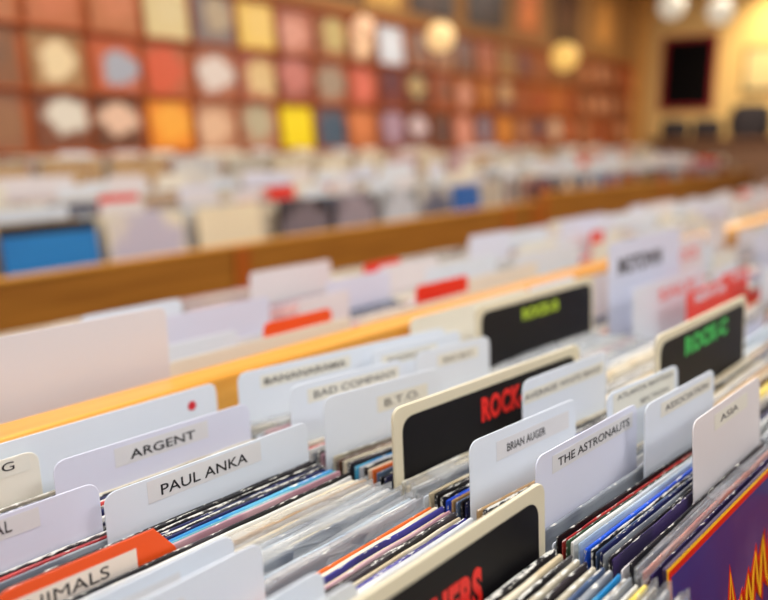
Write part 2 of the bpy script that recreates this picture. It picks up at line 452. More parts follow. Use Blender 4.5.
F(K, (.534,.528,LN), (.516,.508,LN), ['speck','red','grey'], 'the AL divider')
F(K, (.512,.503,LN), (.470,.460,LN), ['black','black','speck','navy','speck','navy','cyan!','teal','pink'], 'the large two-name divider')
F(K, (.466,.456,LN), (.393,.388,LN), ['black','white','cream!','cream!','tan+','cream+!','grey+!','ice+','white+!','cream+','grey+'], 'the orange name divider')
F(K, (.389,.384,LN), (.368,.364,LN), ['ice+','white','grey+'], 'the divider beside the orange')
F(K, (.364,.360,LN), (.314,.310,LN), ['orange','cream!','indigo','cream','pink','black!','cream','indigo!','white!'], 'the second nearest white divider')
F(K, (.310,.306,LN), (.290,.286,LN), ['white!','speck','worn','cream'], 'the plain white divider by the striped sleeves')
F(K, (.286,.282,LN), (.266,.259,LN), ['pink','grey','cream!','cream'], 'the frontmost white divider')
F(K, (.258,.250,LN), (.120,.120,R(5)), ['speck','speck','cream!','speck','worn!','black','worn!','slate','grey!','cyan','worn','grey','white','yellow!','worn+','grey+!','worn+','slate+','grey','cream','black','white'], 'the red-lettered board')

# ============================ second column (B) ============================
K = 1
divider(K, .626, .578, LN, .369, (0, .320), M_CARD, 'blurred white divider with one long dark word, farthest lettered one of the second bin', [('BANANARAMA', .033, .148, .350, .357)], (.028, .155, .3465, .361), bold=.02, ink=M_BLUR_INK)
divider(K, .601, .553, LN, .369, (.165, .3195), M_CARD, 'white divider with a faint name, behind another faint-lettered one by the lime board', [('BADFINGER', .190, .262, .349, .355)], (.180, .275, .346, .3595), ink=M_BLUR_INK)
divider(K, .545, .500, LN, .371, (0, .158), M_CARD, 'blurred white divider with two words, between the long-word and three-initial dividers', [('BAD COMPANY', .030, .146, .353, .3605)], (.022, .150, .349, .364), ink=M_BLUR_INK)
divider(K, .561, .508, LN, .369, (.19, .3195), M_CARD, 'white divider with short faint lettering, just behind the large red-lettered rock board', [('BAD BOY', .236, .288, .349, .355)], (.226, .297, .346, .3595), ink=M_BLUR_INK)
divider(K, .498, .448, LN, .370, (0, .160), M_CARD, 'white divider lettered with three initials and dots, left behind the rock board', [('B.T.O.', .078, .128, .3435, .3515)], (.068, .140, .339, .356), ink=M_BLUR_INK)
section_board(K, .411, .386, LN, .379, 'ivory edged black board reading ROCK in red, beside the three-initial divider', [('ROCK-A', .127, .219, .333, .359)], M_REDINK)
divider(K, .378, .350, LN, .377, (.152, .3195), M_CARD, 'blurred white divider with three words, overlapping the red rock lettering', [('AVERAGE WHITE BAND', .155, .306, .356, .362)], (.154, .312, .352, .3655), ink=M_BLUR_INK)
divider(K, .328, .297, LN, .369, (0, .163), M_CARD, 'white divider with condensed two-word name, in sharp focus right of the rock board', [('BRIAN AUGER', .051, .110, .3465, .354)], (.036, .150, .342, .3595), bold=.005, stk=M_STICKER2)
divider(K, .302, .268, LN, .376, (.172, .3195), M_CARD, 'white divider with faint name on two lines, behind the long ten-letter name', [('ATLANTA RHYTHM', .190, .304, .3655, .3705), ('SECTION', .235, .296, .3515, .3565)], (.182, .311, .348, .373), ink=M_BLUR_INK)
divider(K, .268, .251, LN, .371, (.004, .182), M_CARD_LAV, 'tall white divider with sharp black letters beginning with THE, centre right', [('THE ASTRONAUTS', .037, .165, .3535, .3608)], (.028, .172, .350, .365), bold=.004, stk=M_STICKER2)
divider(K, .252, .230, LN, .378, (.158, .3195), M_CARD, 'white divider with one long faint word, right of the THE divider', [('ASSOCIATION', .200, .302, .362, .368)], (.19, .311, .358, .372), ink=M_BLUR_INK)
divider(K, .196, .183, R(5.5), .380, (.140, .3195), M_CARD_PINK, 'warm white divider with a short four-letter word, nearest behind the purple album', [('ASIA', .205, .252, .3625, .3685)], (.19, .28, .358, .373), ink=M_BLUR_INK)
F(K, (.656,.648,LN), (.628,.580,LN), ['worn','grey','cream!','worn','cream'], 'the wood rail')
F(K, (.624,.576,LN), (.603,.555,LN), ['cream+','worn+'], 'the long-word divider')
F(K, (.599,.551,LN), (.563,.510,LN), ['white','pink','cream+','white','worn+','cream'], 'the farther faint-lettered divider')
F(K, (.559,.506,LN), (.547,.502,LN), [], 'the short faint-lettered divider')
F(K, (.543,.498,LN), (.500,.450,LN), ['cream','cream+','red','white','grey','speck','pink'], 'the blurred two-word divider')
F(K, (.496,.446,LN), (.417,.391,LN), ['worn','brown!','cream','black!','cyan','white','black','cream','orange','slate','black','navy'], 'the three-initial divider')
F(K, (.407,.382,LN), (.380,.353,LN), ['worn','cream+','white+','grey+'], 'the red ROCK board')
F(K, (.376,.348,LN), (.330,.299,LN), ['cream','black!','speck','royal!','tan','slate','black','navy'], 'the three-word divider')
F(K, (.326,.295,LN), (.304,.270,LN), ['tan','speck','white'], 'the condensed two-word divider')
F(K, (.300,.266,LN), (.270,.253,LN), ['cream','grey+','white'], 'the two-line divider')
F(K, (.266,.249,LN), (.256,.233,LN), ['grey'], 'the THE divider')
F(K, (.252,.226,LN), (.198,.185,R(5)), ['black','red','green','white!','ice','royal!','speck','slate','navy','grey','black','purple'], 'the long faint-word divider')
F(K, (.194,.181,R(5.5)), (.170,.160,R(8)), ['black','grey+','salmon+','purple'], 'the four-letter divider')

# the purple album in front of the second column: printed front, framed in yellow and red
def purple_front():
    m, nt, b = newmat('purple_album_ink'); L = nt.links.new; N = nt.nodes.new
    tc = N('ShaderNodeTexCoord'); mp = N('ShaderNodeMapping'); mp.inputs['Scale'].default_value = (7, 1, 5); mp.inputs['Rotation'].default_value = (0, R(30), 0)
    L(tc.outputs['Object'], mp.inputs['Vector'])
    no = N('ShaderNodeTexNoise'); no.inputs['Scale'].default_value = 1.3; no.inputs['Detail'].default_value = 3; L(mp.outputs['Vector'], no.inputs['Vector'])
    cr = N('ShaderNodeValToRGB'); e = cr.color_ramp.elements
    e[0].position = .35; e[0].color = rgba((34, 50, 128)); e[1].position = .72; e[1].color = rgba((92, 80, 138))
    x = cr.color_ramp.elements.new(.5); x.color = rgba((50, 42, 116))
    L(no.outputs['Fac'], cr.inputs['Fac']); L(cr.outputs['Color'], b.inputs['Base Color']); b.inputs['Roughness'].default_value = .3; b.inputs['Coat Weight'].default_value = .4
    return m
PL = R(8)
pa = seat('record_album', K, .164, .152, PL, dx=-.002)
tag(pa, 'purple album cover with yellow and red border and zigzag red lettering, facing the camera', 'record')
link('cover', plate_me('cover', round_poly([(0,0,.002),(W,0,.002),(W,.321,.002),(0,.321,.002)]), .003, 0, .0004), (plain('album_edge', (60, 40, 70), rough=.5),), pa)
link('yellow_border', plate_me('yellow_border', [Vector(p) for p in ((.0004,.001),(W-.0008,.001),(W-.0008,.3204),(.0004,.3204))], .0001, -.003, 0), (plain('album_yellow', (255, 196, 40), rough=.3, var=.02),), pa)
rb = link('red_border', plate_me('red_border', [Vector(p) for p in ((.0026,.002),(W-.004,.002),(W-.004,.3175),(.0026,.3175))], .00015, -.0031, 0), (plain('album_red', (212, 36, 24), rough=.3),), pa)
link('picture_panel', plate_me('picture_panel', [Vector(p) for p in ((.0068,.006),(W-.008,.006),(W-.008,.3126),(.0068,.3126))], .00015, -.0033, 0), (purple_front(),), pa)
def stroke_me(pts, w, y):
    bm = bmesh.new(); prev = None
    for i, p in enumerate(pts):
        a = Vector(pts[max(i-1, 0)][:2]); b = Vector(pts[min(i+1, len(pts)-1)][:2]); d = (b-a).normalized(); n = Vector((-d.y, d.x))
        ww = w*(p[2] if len(p) > 2 else 1)
        q = Vector(p[:2])
        cur = [bm.verts.new((q.x+s*n.x*ww/2, y+dy, q.y+s*n.y*ww/2)) for s, dy in ((-1,0),(1,0),(1,-.0002),(-1,-.0002))]
        if prev:
            for a_ in range(4):
                b_ = (a_+1) % 4; bm.faces.new((prev[a_], prev[b_], cur[b_], cur[a_]))
        else: bm.faces.new(cur)
        prev = cur
    bm.faces.new(prev)
    return me_from(bm, 'script_lettering')
zz = [(.118,.205,.6),(.128,.232,.8),(.137,.268,1),(.143,.232,1),(.147,.212,1),(.153,.236,1),(.158,.244,1),(.163,.228,1),(.166,.214,1),(.172,.240,1),(.178,.252,1),(.182,.236,1),(.184,.222,1),(.191,.246,1),(.200,.262,1),(.203,.240,1),(.206,.226,1),(.214,.250,1),(.222,.268,1),(.226,.236,1),(.232,.224,1),(.246,.262,1),(.262,.284,.6)]
zz = [(a-.016, (b-.232)*1.2+.232-.010, c) for a, b, c in zz]
link('script_lettering', stroke_me(zz, .0185, -.0035), (plain('album_red', (212, 36, 24)),), pa)
link('script_outline', stroke_me(zz, .0050, -.0038), (plain('album_yellow', (248, 190, 50)),), pa)
link('plastic_bag', film_me(.0045, 5), parent=pa, loc=(0, .0012, .004)) if False else None

# ============================ third column (C) ============================
K = 2
section_board(K, .535, .520, LN, .401, 'small looking blurred black board with lime lettering beside the wood rail', [('ROCK-B', .108, .206, .364, .381)], M_LIME, margin=.010)
section_board(K, .296, .289, LN, .400, 'blurred black board with bright green lettering, right of centre', [('ROCK-C', .083, .235, .360, .383)], M_GREEN, margin=.010)
divider(K, .644, .638, LN, .368, (0, .3195), M_CARD_CREAM, 'ivory full-width divider behind the lime-lettered board')
F(K, (.634,.628,LN), (.541,.526,LN), rspecs(14, ['cream','white','grey','worn','ice']), 'the ivory divider')
F(K, (.531,.516,LN), (.302,.295,LN), ['white+','grey+','white+','white+!','ice+','grey+','white+','cream+','pink+','white+','grey+!','slate+','white!','cream+','cream!','cream','cream+','white+!','cream!','cream','white','cream','worn!','cream','white','cream!'], 'the lime-lettered board')
F(K, (.292,.285,LN), (.05,.05,LN), ['cream','worn','black','cream','white','tan!','cream','brown','yellow!','cream','black!','navy','white+','grey+!','white+','grey','black','cream','grey+!','salmon','white+','grey','worn','black+','cream','grey+','navy','white','cream','black','grey'], 'the green-lettered board')

# ============================ fourth column onward ============================
NC = 19
def far_label(base, k, side, i):
    return '%s, %s from the rail, %s bin column, %s half' % (base, ORD[i], ORD[k], side)
K = 3
divider(K, .500, .492, LN, .452, (.01, .315), M_CARD_LAV, 'tall white card with dark heading standing high above the fourth bin', [('MOTOWN', .045, .225, .395, .425)], None, bold=.05, ink=M_BLUR_INK, group='dividers in the far bins', hb=.2)
divider(K, .640, .636, LN, .366, (.0, .17), M_CARD, 'white divider close to the rail in the fourth bin, behind the tall card', group='dividers in the far bins')
divider(K, .600, .590, LN, .370, (.15, .315), M_CARD_PINK, 'pinkish white divider behind the tall card of the fourth bin', group='dividers in the far bins')
divider(K, .455, .445, LN, .386, (.0, .315), M_CARD, 'white divider with pink heading, just before the tall card', [('SALE', .10, .26, .35, .37)], None, bold=.04, ink=plain('pink_ink', (236, 150, 146)), group='dividers in the far bins')
divider(K, .405, .396, LN, .372, (.09, .315), M_RED, 'scarlet divider with white lettering in the fourth bin column', [('NEW IN', .125, .27, .350, .365)], None, bold=.04, ink=M_CARD, group='dividers in the far bins')
divider(K, .345, .340, LN, .352, (0, .20), M_CARD_LAV, 'lavender divider in front of the scarlet one, fourth bin column', group='dividers in the far bins')
divider(K, .230, .225, LN, .360, (.1, .315), M_CARD, 'white divider nearest the front of the fourth bin column', group='dividers in the far bins')
divider(4, .520, .512, LN, .420, (.0, .20), M_CARD_PINK, 'tall pinkish white card with red heading in the fifth bin column', [('ROCK', .03, .17, .375, .40)], None, bold=.05, ink=plain('pink_ink', (236, 150, 146)), group='dividers in the far bins')
divider(4, .420, .414, LN, .366, (.0, .17), M_RED, 'scarlet divider with left tab in the fifth bin column', [('NEW IN', .02, .15, .346, .360)], None, bold=.04, ink=M_CARD, group='dividers in the far bins')

CARDME = {}
def far_card(k, y, tabkind, mat, h, label, z=FL, x=None, lean=LN, group='dividers in the far bins'):
    tab = {'L': (0, .17), 'R': (.145, .314), 'F': (0, .3195), 'M': (.07, .25)}[tabkind]
    key = (tabkind, round(h, 3))
    if key not in CARDME:
        CARDME[key] = plate_me('divider_card', card_outline(h, tab), .0012); CARDME[key].materials.append(M_CARD)
    o = bpy.data.objects.new('divider_card', CARDME[key]); COL.objects.link(o)
    o.location = (colx(k) if x is None else x, y, z); o.rotation_euler = (-lean, 0, 0)
    o.material_slots[0].link = 'OBJECT'; o.material_slots[0].material = mat
    tag(o, label, 'divider', group)
    return o
CNAME = {M_CARD.name: 'white', M_CARD_LAV.name: 'lavender white', M_CARD_PINK.name: 'pinkish white', M_CARD_CREAM.name: 'ivory', M_ORANGE.name: 'orange', M_RED.name: 'scarlet'}
TN = {'L': 'with left-side tab', 'R': 'with right-side tab', 'F': 'with full-width top', 'M': 'with middle tab'}
pool_c = [M_CARD]*6 + [M_CARD_LAV]*3 + [M_CARD_PINK]*3 + [M_CARD_CREAM]*3 + [M_RED]
for k in range(4, NC):
    ys = [.64, .585, .47, .36, .30, .22, .13] if k == 4 else [.64, .58, .52, .455, .38, .30, .22, .13]
    for i, y in enumerate(ys):
        m = rnd.choice(pool_c); tk = rnd.choice('LRFLRM'); h = rnd.choice([.350, .358, .366, .374])
        far_card(k, y + rnd.uniform(-.012, .0), tk, m, h, far_label(CNAME[m.name] + ' divider ' + TN[tk], k, 'near', i))
# behind the rail
big = seat('blank_card', 0, .735, .735, R(1), me=plate_me('blank_card', card_outline(.430, (0, .3195)), .0016), mats=(plain('blank_white_card', (224, 219, 222), rough=.4, var=.02),))
tag(big, 'very large blank white card standing behind the rail at the left edge', 'divider')
RB = [ # column, top y, tab, material, height, label
 (1, .752, (0, .3195), M_CARD_CREAM, .358, 'ivory full-width divider right behind the rail, beside the large blank card'),
 (1, .805, (0, .150), M_CARD, .362, 'white divider behind the ivory one, beside the large blank card'),
 (1, .790, (.183, .3195), M_ORANGE, .366, 'narrow orange divider strip behind the ivory full-width one'),
 (1, .930, (0, .3195), M_CARD_LAV, .366, 'lavender full-width divider behind the rail, second bin column'),
 (1, 1.00, (.03, .2), M_CARD, .372, 'pale blue white divider behind the lavender full-width one'),
 (2, .742, (.0, .3195), M_CARD_CREAM, .352, 'ivory full-width divider behind the rail in the third bin column'),
 (2, .762, (.165, .3195), M_RED, .376, 'bright red divider behind the rail, left of the lime-lettered board'),
 (2, .940, (.135, .314), M_CARD_LAV, .368, 'lavender divider standing before the small red one behind the rail'),
 (3, 1.02, (0, .12), M_RED, .368, 'small red divider tip with left tab behind the rail, fourth bin column'),
 (2, 1.105, (.10, .3195), M_CARD_PINK, .370, 'pinkish white divider with dark smudge, far side of third bin column'),
 (2, .87, (.0, .12), M_CARD_PINK, .365, 'pinkish divider with left tab behind the red one'),
 (3, .80, (0, .3195), M_CARD_CREAM, .356, 'ivory divider close behind the rail, fourth bin column'),
 (3, .90, (.05, .314), M_CARD, .366, 'white divider mid depth behind the rail, fourth bin column'),
 (3, .98, (0, .2), M_CARD_PINK, .366, 'pinkish divider behind the rail, fourth bin column'),
 (4, .86, (.0, .3195), M_CARD, .362, 'white divider close behind the rail, fifth bin column'),
 (4, .92, (.12, .314), M_CARD_CREAM, .368, 'pale green white divider behind the rail, fifth bin column'),
 (4, 1.062, (.12, .314), M_CARD_LAV, .378, 'lavender divider raised behind the rail, fifth bin column'),
 (5, .89, (.12, .20), M_RED, .372, 'small red divider tab behind the rail, sixth bin column'),
 (5, .93, (0, .3195), M_CARD, .366, 'white divider behind the rail, sixth bin column'),
 (6, 1.085, (0, .3195), M_CARD_LAV, .376, 'pale divider at far side of the seventh bin column'),
]
for k, y, tab, m, h, lb in RB:
    divider(k, y, y, R(1), h, tab, m, lb, group='dividers behind the wood rail', hb=.31)
for k in range(5, NC):
    for i, y in enumerate([.76, .83, .97, 1.03, 1.12, 1.19] if k > 5 else [.76, .83, 1.0, 1.12]):
        m = rnd.choice(pool_c); tk = rnd.choice('LRFLRM'); h = rnd.choice([.350, .358, .366])
        far_card(k, y + rnd.uniform(-.01, .01), tk, m, h, far_label(CNAME[m.name] + ' divider ' + TN[tk], k, 'far', i), lean=R(1))

# the countless sleeves of the far bins
def stuff_records(name, label, rows, pool):
    bm = bmesh.new(); mats = [smat(p) for p in pool]
    for (x0, y0, y1, z, pitch, skip, h) in rows:
        y = y0
        while y < y1:
            if not any(a-.006 < y < a+.008 for a in skip):
                t = pitch*rnd.uniform(.55, .9); dx = rnd.uniform(-.003, .003)
                add_box(bm, x0+dx, x0+dx+.312, y, y+t, z, z+h+rnd.uniform(-.006, .004), rnd.randrange(len(mats)))
            y += pitch
    me = me_from(bm, name); o = link(name, me, mats)
    return tag(o, label, 'records', None, 'stuff')
SPOOL = ['cream', 'white', 'white', 'cream', 'ice', 'pink', 'grey', 'black', 'worn', 'slate', 'salmon', 'white', 'navy', 'tan']
rows = [(colx(k)+.001, .05, .625, FL+.0005, .0066, [], .305) for k in range(3, NC)]
rows = []
def band(x0, lo, hi, cards, pitch, h, z=FL+.0005):
    """rows of sleeves in the clear gaps between cards (a card needs its own lean's worth of room)"""
    cs = sorted(cards); prev = lo
    out = []
    for c0, c1 in cs + [(hi, hi)]:
        if c0 - prev > pitch: out.append((x0, prev, c0-.004, z, pitch, [], h))
        prev = max(prev, c1+.003)
    return out
def occupied(k, lo, hi):
    out = []
    for o in COL.objects:
        if o.name.startswith(('divider_card', 'section_board', 'blank_card', 'record_sleeve')) and o.parent is None and abs(o.location.x - colx(k)) < .02 and lo <= o.location.y <= hi:
            ln = -o.rotation_euler.x
            y = o.location.y; dy = .32*math.sin(o.rotation_euler.z)
            out.append((min(y, y+dy)-.006, max(y, y+dy) + .315*math.sin(ln) + .003))
    return out
for k in range(3, NC): rows += band(colx(k)+.001, .04, .655, occupied(k, 0, .66), .0068, .306)
for k in range(0, NC): rows += band(colx(k)+.001, .745, 1.26, occupied(k, .71, 1.3), .0068, .306)
stuff_records('far_record_sleeves', 'packed mass of blurred record sleeves filling the farther bin columns', rows, SPOOL)

# ------------------------------------------------------------------ the near bin table
XE = colx(NC) + .02
tb = empty('record_bin_table', (0, 0, 0)); tag(tb, 'long pine record bin table with a varnished rail down its middle', 'table')
def part(name, parent, m, x0, x1, y0, y1, z0, z1, bev=.002):
    return link(name, box_me(name, x0, x1, y0, y1, z0, z1, bev), (m,), parent)
XS = .165
part('centre_rail', tb, M_PINE, XS, XE, RAIL0, RAIL1, .6865, RAILZ, .004)
part('bin_floor', tb, M_AMBER, XS, XE, -.02, 1.30, .660, .6848)
part('front_panel', tb, M_OAK, XS, XE, -.045, -.021, .60, .93)
part('back_panel', tb, M_OAK, XS, XE, 1.301, 1.325, .60, .96)
part('end_panel', tb, M_OAK, XS-.014, XS-.001, -.045, 1.325, .0, .96)
part('plinth', tb, M_OAK, XS+.03, XE-.03, .0, 1.26, .0, .659)
for k in range(0, NC+1):
    x = colx(k) - .0045
    part('partition', tb, M_AMBER, x, x+.002, -.019, RAIL0-.001, .6865, .945, 0)
    part('partition', tb, M_AMBER, x, x+.002, RAIL1+.001, 1.30, .6865, .945, 0)

left_from = len(COL.objects)
# ------------------------------------------------------------------ the tables across the aisle
def table(name, label, x0, x1, y0, y1, ztop, m, posts):
    t = empty(name, (x0, y0, 0)); tag(t, label, 'table')
    def P(n, mm, a, b, c, d, e, f, bev=.002): return link(n, box_me(n, a-x0, b-x0, c-y0, d-y0, e, f, bev), (mm,), t)
    P('front_panel', m, x0, x1, y0, y0+.025, .45, ztop)
    P('top_rail', M_PINE, x0, x1, y0-.006, y0+.031, ztop+.0005, ztop+.012)
    P('back_panel', m, x0, x1, y1-.025, y1, .45, ztop)
    P('centre_board', M_PINE, x0, x1, (y0+y1)/2-.012, (y0+y1)/2+.012, .7365, ztop+.04)
    P('bin_floor', M_AMBER, x0, x1, y0+.026, y1-.026, .71, .736)
    P('plinth', m, x0+.05, x1-.05, y0+.06, y1-.06, 0, .709)
    for x in posts: P('panel_post', M_AMBER, x, x+.07, y0-.012, y0-.0065, .45, ztop-.004)
    return t
table('record_table', 'long oak record table across the aisle, left part of photo', -.2, 4.36, 2.13, 3.05, .916, M_OAK, [1.78, 3.92, 4.28])
table('record_table', 'oak record table across the aisle, right part, higher than its neighbour', 4.48, 9.4, 2.42, 3.25, .955, M_OAK, [4.49, 6.6])
# front covers facing the aisle
def cover(name, x, y, z, s, mat, label, cat, group=None, lean=R(7), w=.315):
    o = link(name, plate_me(name, round_poly([(0,0,.001),(w,0,.001),(w,s,.001),(0,s,.001)]), .004, 0, .0004), (mat,), loc=(x, y, z)); o.rotation_euler = (-lean, 0, 0)
    return tag(o, label, cat, group)
C2 = [ # x, bg, motif, label
 (.62, (190,190,180), (80,70,70), 'grey front record leaning left of the blue one across the aisle'),
 (.995, (36,120,190), (40,130,200), 'blue record cover with black top, front of the table across the aisle'),
 (1.345, (232,224,200), (196,190,206), 'cream record cover with lilac picture, next to the blue cover'),
 (1.725, (238,226,194), (232,220,190), 'plain cream record cover across the aisle, between lilac and black covers'),
 (2.15, (44,38,44), (122,112,120), 'black record cover with grey figure, across the aisle'),
 (2.50, (40,36,42), (150,140,150), 'black record cover with pale motif, fourth from the blue one'),
 (2.86, (120,124,130), (190,196,206), 'grey blue record cover near the table end across the aisle'),
 (3.19, (200,196,188), (96,100,120), 'pale record cover beside the small blue one at the table end'),
 (3.52, (34,90,160), (40,100,176), 'blue record cover at the far end of the table across the aisle'),
]
left_covers = [c[3] for c in C2]
for i, (x, bg, mo, lb) in enumerate(C2):
    m = art_mat(100+i, bg, mo, (.16, .2), .16, (22, 22, 26) if i == 1 else None)
    cover('record_sleeve', x, 2.225, .7365, .326 if i in (2, 3) else .318, m, lb, 'record', 'front covers on the far tables')
for i in range(13):
    x = 4.55 + i*.36
    bg = rnd.choice([(150,60,50),(60,60,80),(190,180,160),(80,110,150),(120,100,80)])
    cover('record_sleeve', x, 2.50, .7365, .312, art_mat(130+i, bg, rnd.choice([(210,190,170),(60,40,40),(160,60,60)]), (.16,.2), .1), 'blurred record front, %s from the middle post of the far right table' % ORD[i], 'record', 'front covers on the far tables')
rows2 = []; rowsL = []
for t0, n, ya, yb, side in ((-.12, 12, 2.30, 2.56, 'near'), (4.55, 13, 2.58, 2.80, 'near'), (-.12, 12, 2.625, 3.0, 'far'), (4.55, 13, 2.87, 3.2, 'far')):
    for i in range(n):
        x = t0 + i*.365 if t0 < 0 else t0 + i*.36
        cards = []
        for q in range(2):
            y = ya + (yb-ya)*(.3 + .45*q) + rnd.uniform(-.01, .01)
            m = rnd.choice(pool_c); tk = rnd.choice('LRFLRM'); h = rnd.choice([.345, .36, .375]) + (.05 if side == 'far' else .01)
            far_card(0, y, tk, m, round(h, 3), '%s divider %s, %s half of the %s aisle table, %s bin, %s' % (CNAME[m.name], TN[tk], side, 'left' if t0 < 0 else 'right', ORD[i], 'front' if q == 0 else 'back'), z=.7365, x=x, lean=R(1), group='dividers on the tables across the aisle')
            cards.append((y-.004, y+.012))
        z2 = .7367; hh = .315 if side == 'near' else .345
        cards = [(a-.012, b+.012) for a, b in cards]; (rowsL if t0 < 0 else rows2).extend(band(x, ya, yb, cards, .009, hh, z2))
stuff_records('aisle_table_records', 'blurred rows of record sleeves on the right table across the aisle', rows2, SPOOL)
stuff_records('aisle_table_records', 'blurred rows of record sleeves on the left table across the aisle', rowsL, SPOOL)
bpy.context.view_layer.update()
turn = Matrix.Translation((.92, 2.13, 0)) @ Matrix.Rotation(R(4), 4, 'Z') @ Matrix.Translation((-.92, -2.13, 0))
for o in list(COL.objects)[left_from:]:
    if o.parent is None:
        lbl = o.get('label', '')
        if 'left table across' in lbl or 'left part of photo' in lbl or 'left aisle table' in lbl or lbl in left_covers:
            o.matrix_world = turn @ o.matrix_world

# ------------------------------------------------------------------ wall bins and display wall
WY = 4.16
wb = empty('wall_bin_unit', (.2, 3.5, 0)); tag(wb, 'long record bin running under the display wall', 'cabinet')
def PW(n, mm, a, b, c, d, e, f, bev=.002): return link(n, box_me(n, a-.2, b-.2, c-3.5, d-3.5, e, f, bev), (mm,), wb)
PW('front_panel', M_OAK,   .2, 9.64, 3.5, 3.525, .2, 1.04)
PW('bin_floor', M_AMBER,   .2, 9.64, 3.526, WY-.02, .83, .85)
PW('plinth', M_OAK, .25, 9.6, 3.56, WY-.06, 0, .829)
rows3 = []
for i in range(25):
    x = .3 + i*.365
    y = 3.62 + rnd.uniform(0, .3); m = rnd.choice([M_CARD_CREAM, M_CARD_CREAM, M_CARD_PINK, M_CARD])
    far_card(0, y, rnd.choice('LRF'), m, .39, '%s divider in the bin under the display wall, %s from its left end' % (CNAME[m.name], ORD[i]), z=.8505, x=x, lean=R(1), group='dividers in the wall bin')
    rows3 += band(x, 3.54, 4.10, [(y-.014, y+.024)], .010, .345 + rnd.uniform(-.01, .02), .8507)
stuff_records('wall_bin_records', 'long pale row of record sleeves in the bin under the display wall', rows3, ['cream','cream','white','tan','cream','pink','white','worn','salmon','cream'])

M_SLAT = plain('orange_brown_display_wall', (192, 98, 46), rough=.55, var=.12, scale=3)
M_LEDGE = wood('ledge_wood', (176, 84, 34), (200, 104, 48), rough=.5)
for r_ in range(4):
    z = 1.245 + r_*.328
    o = link('display_shelf', box_me('display_shelf', .2, 10.0, WY-.055, WY-.001, z-.018, z, .002), (M_LEDGE,))
    tag(o, '%s from the bottom of the wooden ledges holding record covers on the far wall' % ORD[r_], 'shelf', 'wall ledges')
ROWC = {
 0: [((150,110,80),(150,104,70)),((120,74,50),(226,220,205)),((90,60,40),(232,196,170)),((244,150,40),(250,176,60)),((224,180,146),(230,190,156)),((210,170,140),(190,180,150)),((252,226,20),(252,226,20)),((110,110,130),(70,90,110)),((226,140,84),(216,130,80)),((150,110,120),(180,150,170)),((110,70,70),(220,200,205)),((120,84,70),(96,70,70)),((226,150,130),(230,160,140)),((170,130,140),(150,140,160)),((226,130,60),(230,150,70)),((160,90,60),(190,130,100)),((200,110,60),(120,90,100)),((180,110,70),(230,190,160)),((190,100,50),(210,120,80))],
 1: [((130,90,50),(120,80,50)),((180,150,96),(236,214,170)),((224,110,60),(170,176,190)),((200,110,60),(216,90,50)),((200,130,100),(226,214,206)),((190,110,90),(226,196,140)),((150,80,70),(196,120,110)),((176,110,80),(160,140,120)),((200,90,66),(214,110,90)),((110,46,50),(90,40,50)),((80,50,40),(186,160,110)),((180,90,50),(130,80,60)),((196,120,60),(214,150,130)),((200,110,50),(214,140,80)),((150,110,110),(224,180,130)),((190,90,50),(170,90,60)),((200,120,50),(180,80,50)),((220,120,50),(200,110,60)),((180,90,40),(170,80,50))],
 2: [((200,130,80),(190,120,80)),((214,130,80),(206,120,80)),((216,140,90),(210,130,90)),((226,206,150),(230,212,160)),((120,130,140),(180,160,130)),((240,200,90),(240,204,110)),((200,130,110),(214,150,130)),((160,110,70),(190,170,110)),((130,90,60),(240,200,160)),((200,206,216),(214,220,230)),((150,100,60),(120,80,60)),((170,130,80),(150,100,70)),((110,80,60),(120,80,70)),((210,130,90),(180,100,70)),((190,150,90),(160,120,80)),((160,90,60),(130,80,80)),((190,110,60),(160,90,60)),((150,100,60),(140,90,60)),((140,80,50),(130,80,50))],
}
CW = ['brown', 'tan', 'orange', 'pale', 'dark', 'patterned']
def cname(c):
    r, g, b = c
    v = max(c); s = v - min(c)
    if v < 125: return 'dark'
    if s < 40: return 'pale' if v > 170 else 'greyish'
    if r > 235 and g > 200: return 'yellow'
    if r > 215 and g > 170: return 'cream'
    if r > 195 and g < 160: return 'orange'
    if g > .75*r: return 'tan'
    return 'brown'
for r_, lst in ROWC.items():
    for i in range(len(lst)+4):
        bg, mo = lst[i] if i < len(lst) else rnd.choice([((190,100,50),(170,90,60)), ((150,90,60),(214,150,110)), ((120,80,60),(190,120,80))])
        x = 1.68 + i*.3575 + (rnd.uniform(-.01, .01)); z = 1.2455 + r_*.328
        if x + .3 > 10.0: break
        if bg[1] < 190 and bg != (244,150,40): bg = tuple(int(.68*a + .32*b) for a, b in zip(bg, (140, 66, 34)))
        m = art_mat(200 + r_*40 + i, bg, mo, (.155 + rnd.uniform(-.04, .04), .15 + rnd.uniform(-.04, .05)), rnd.uniform(.10, .15))
        cover('display_cover', x, WY-.049, z, .300, m, '%s and %s record cover on the %s wall ledge, %s from its left end' % (cname(bg), cname(mo), ['lowest', 'middle', 'upper'][r_], ORD[i]), 'record cover', 'record covers displayed on the far wall', lean=R(7), w=.302)
        COL.objects[-1]

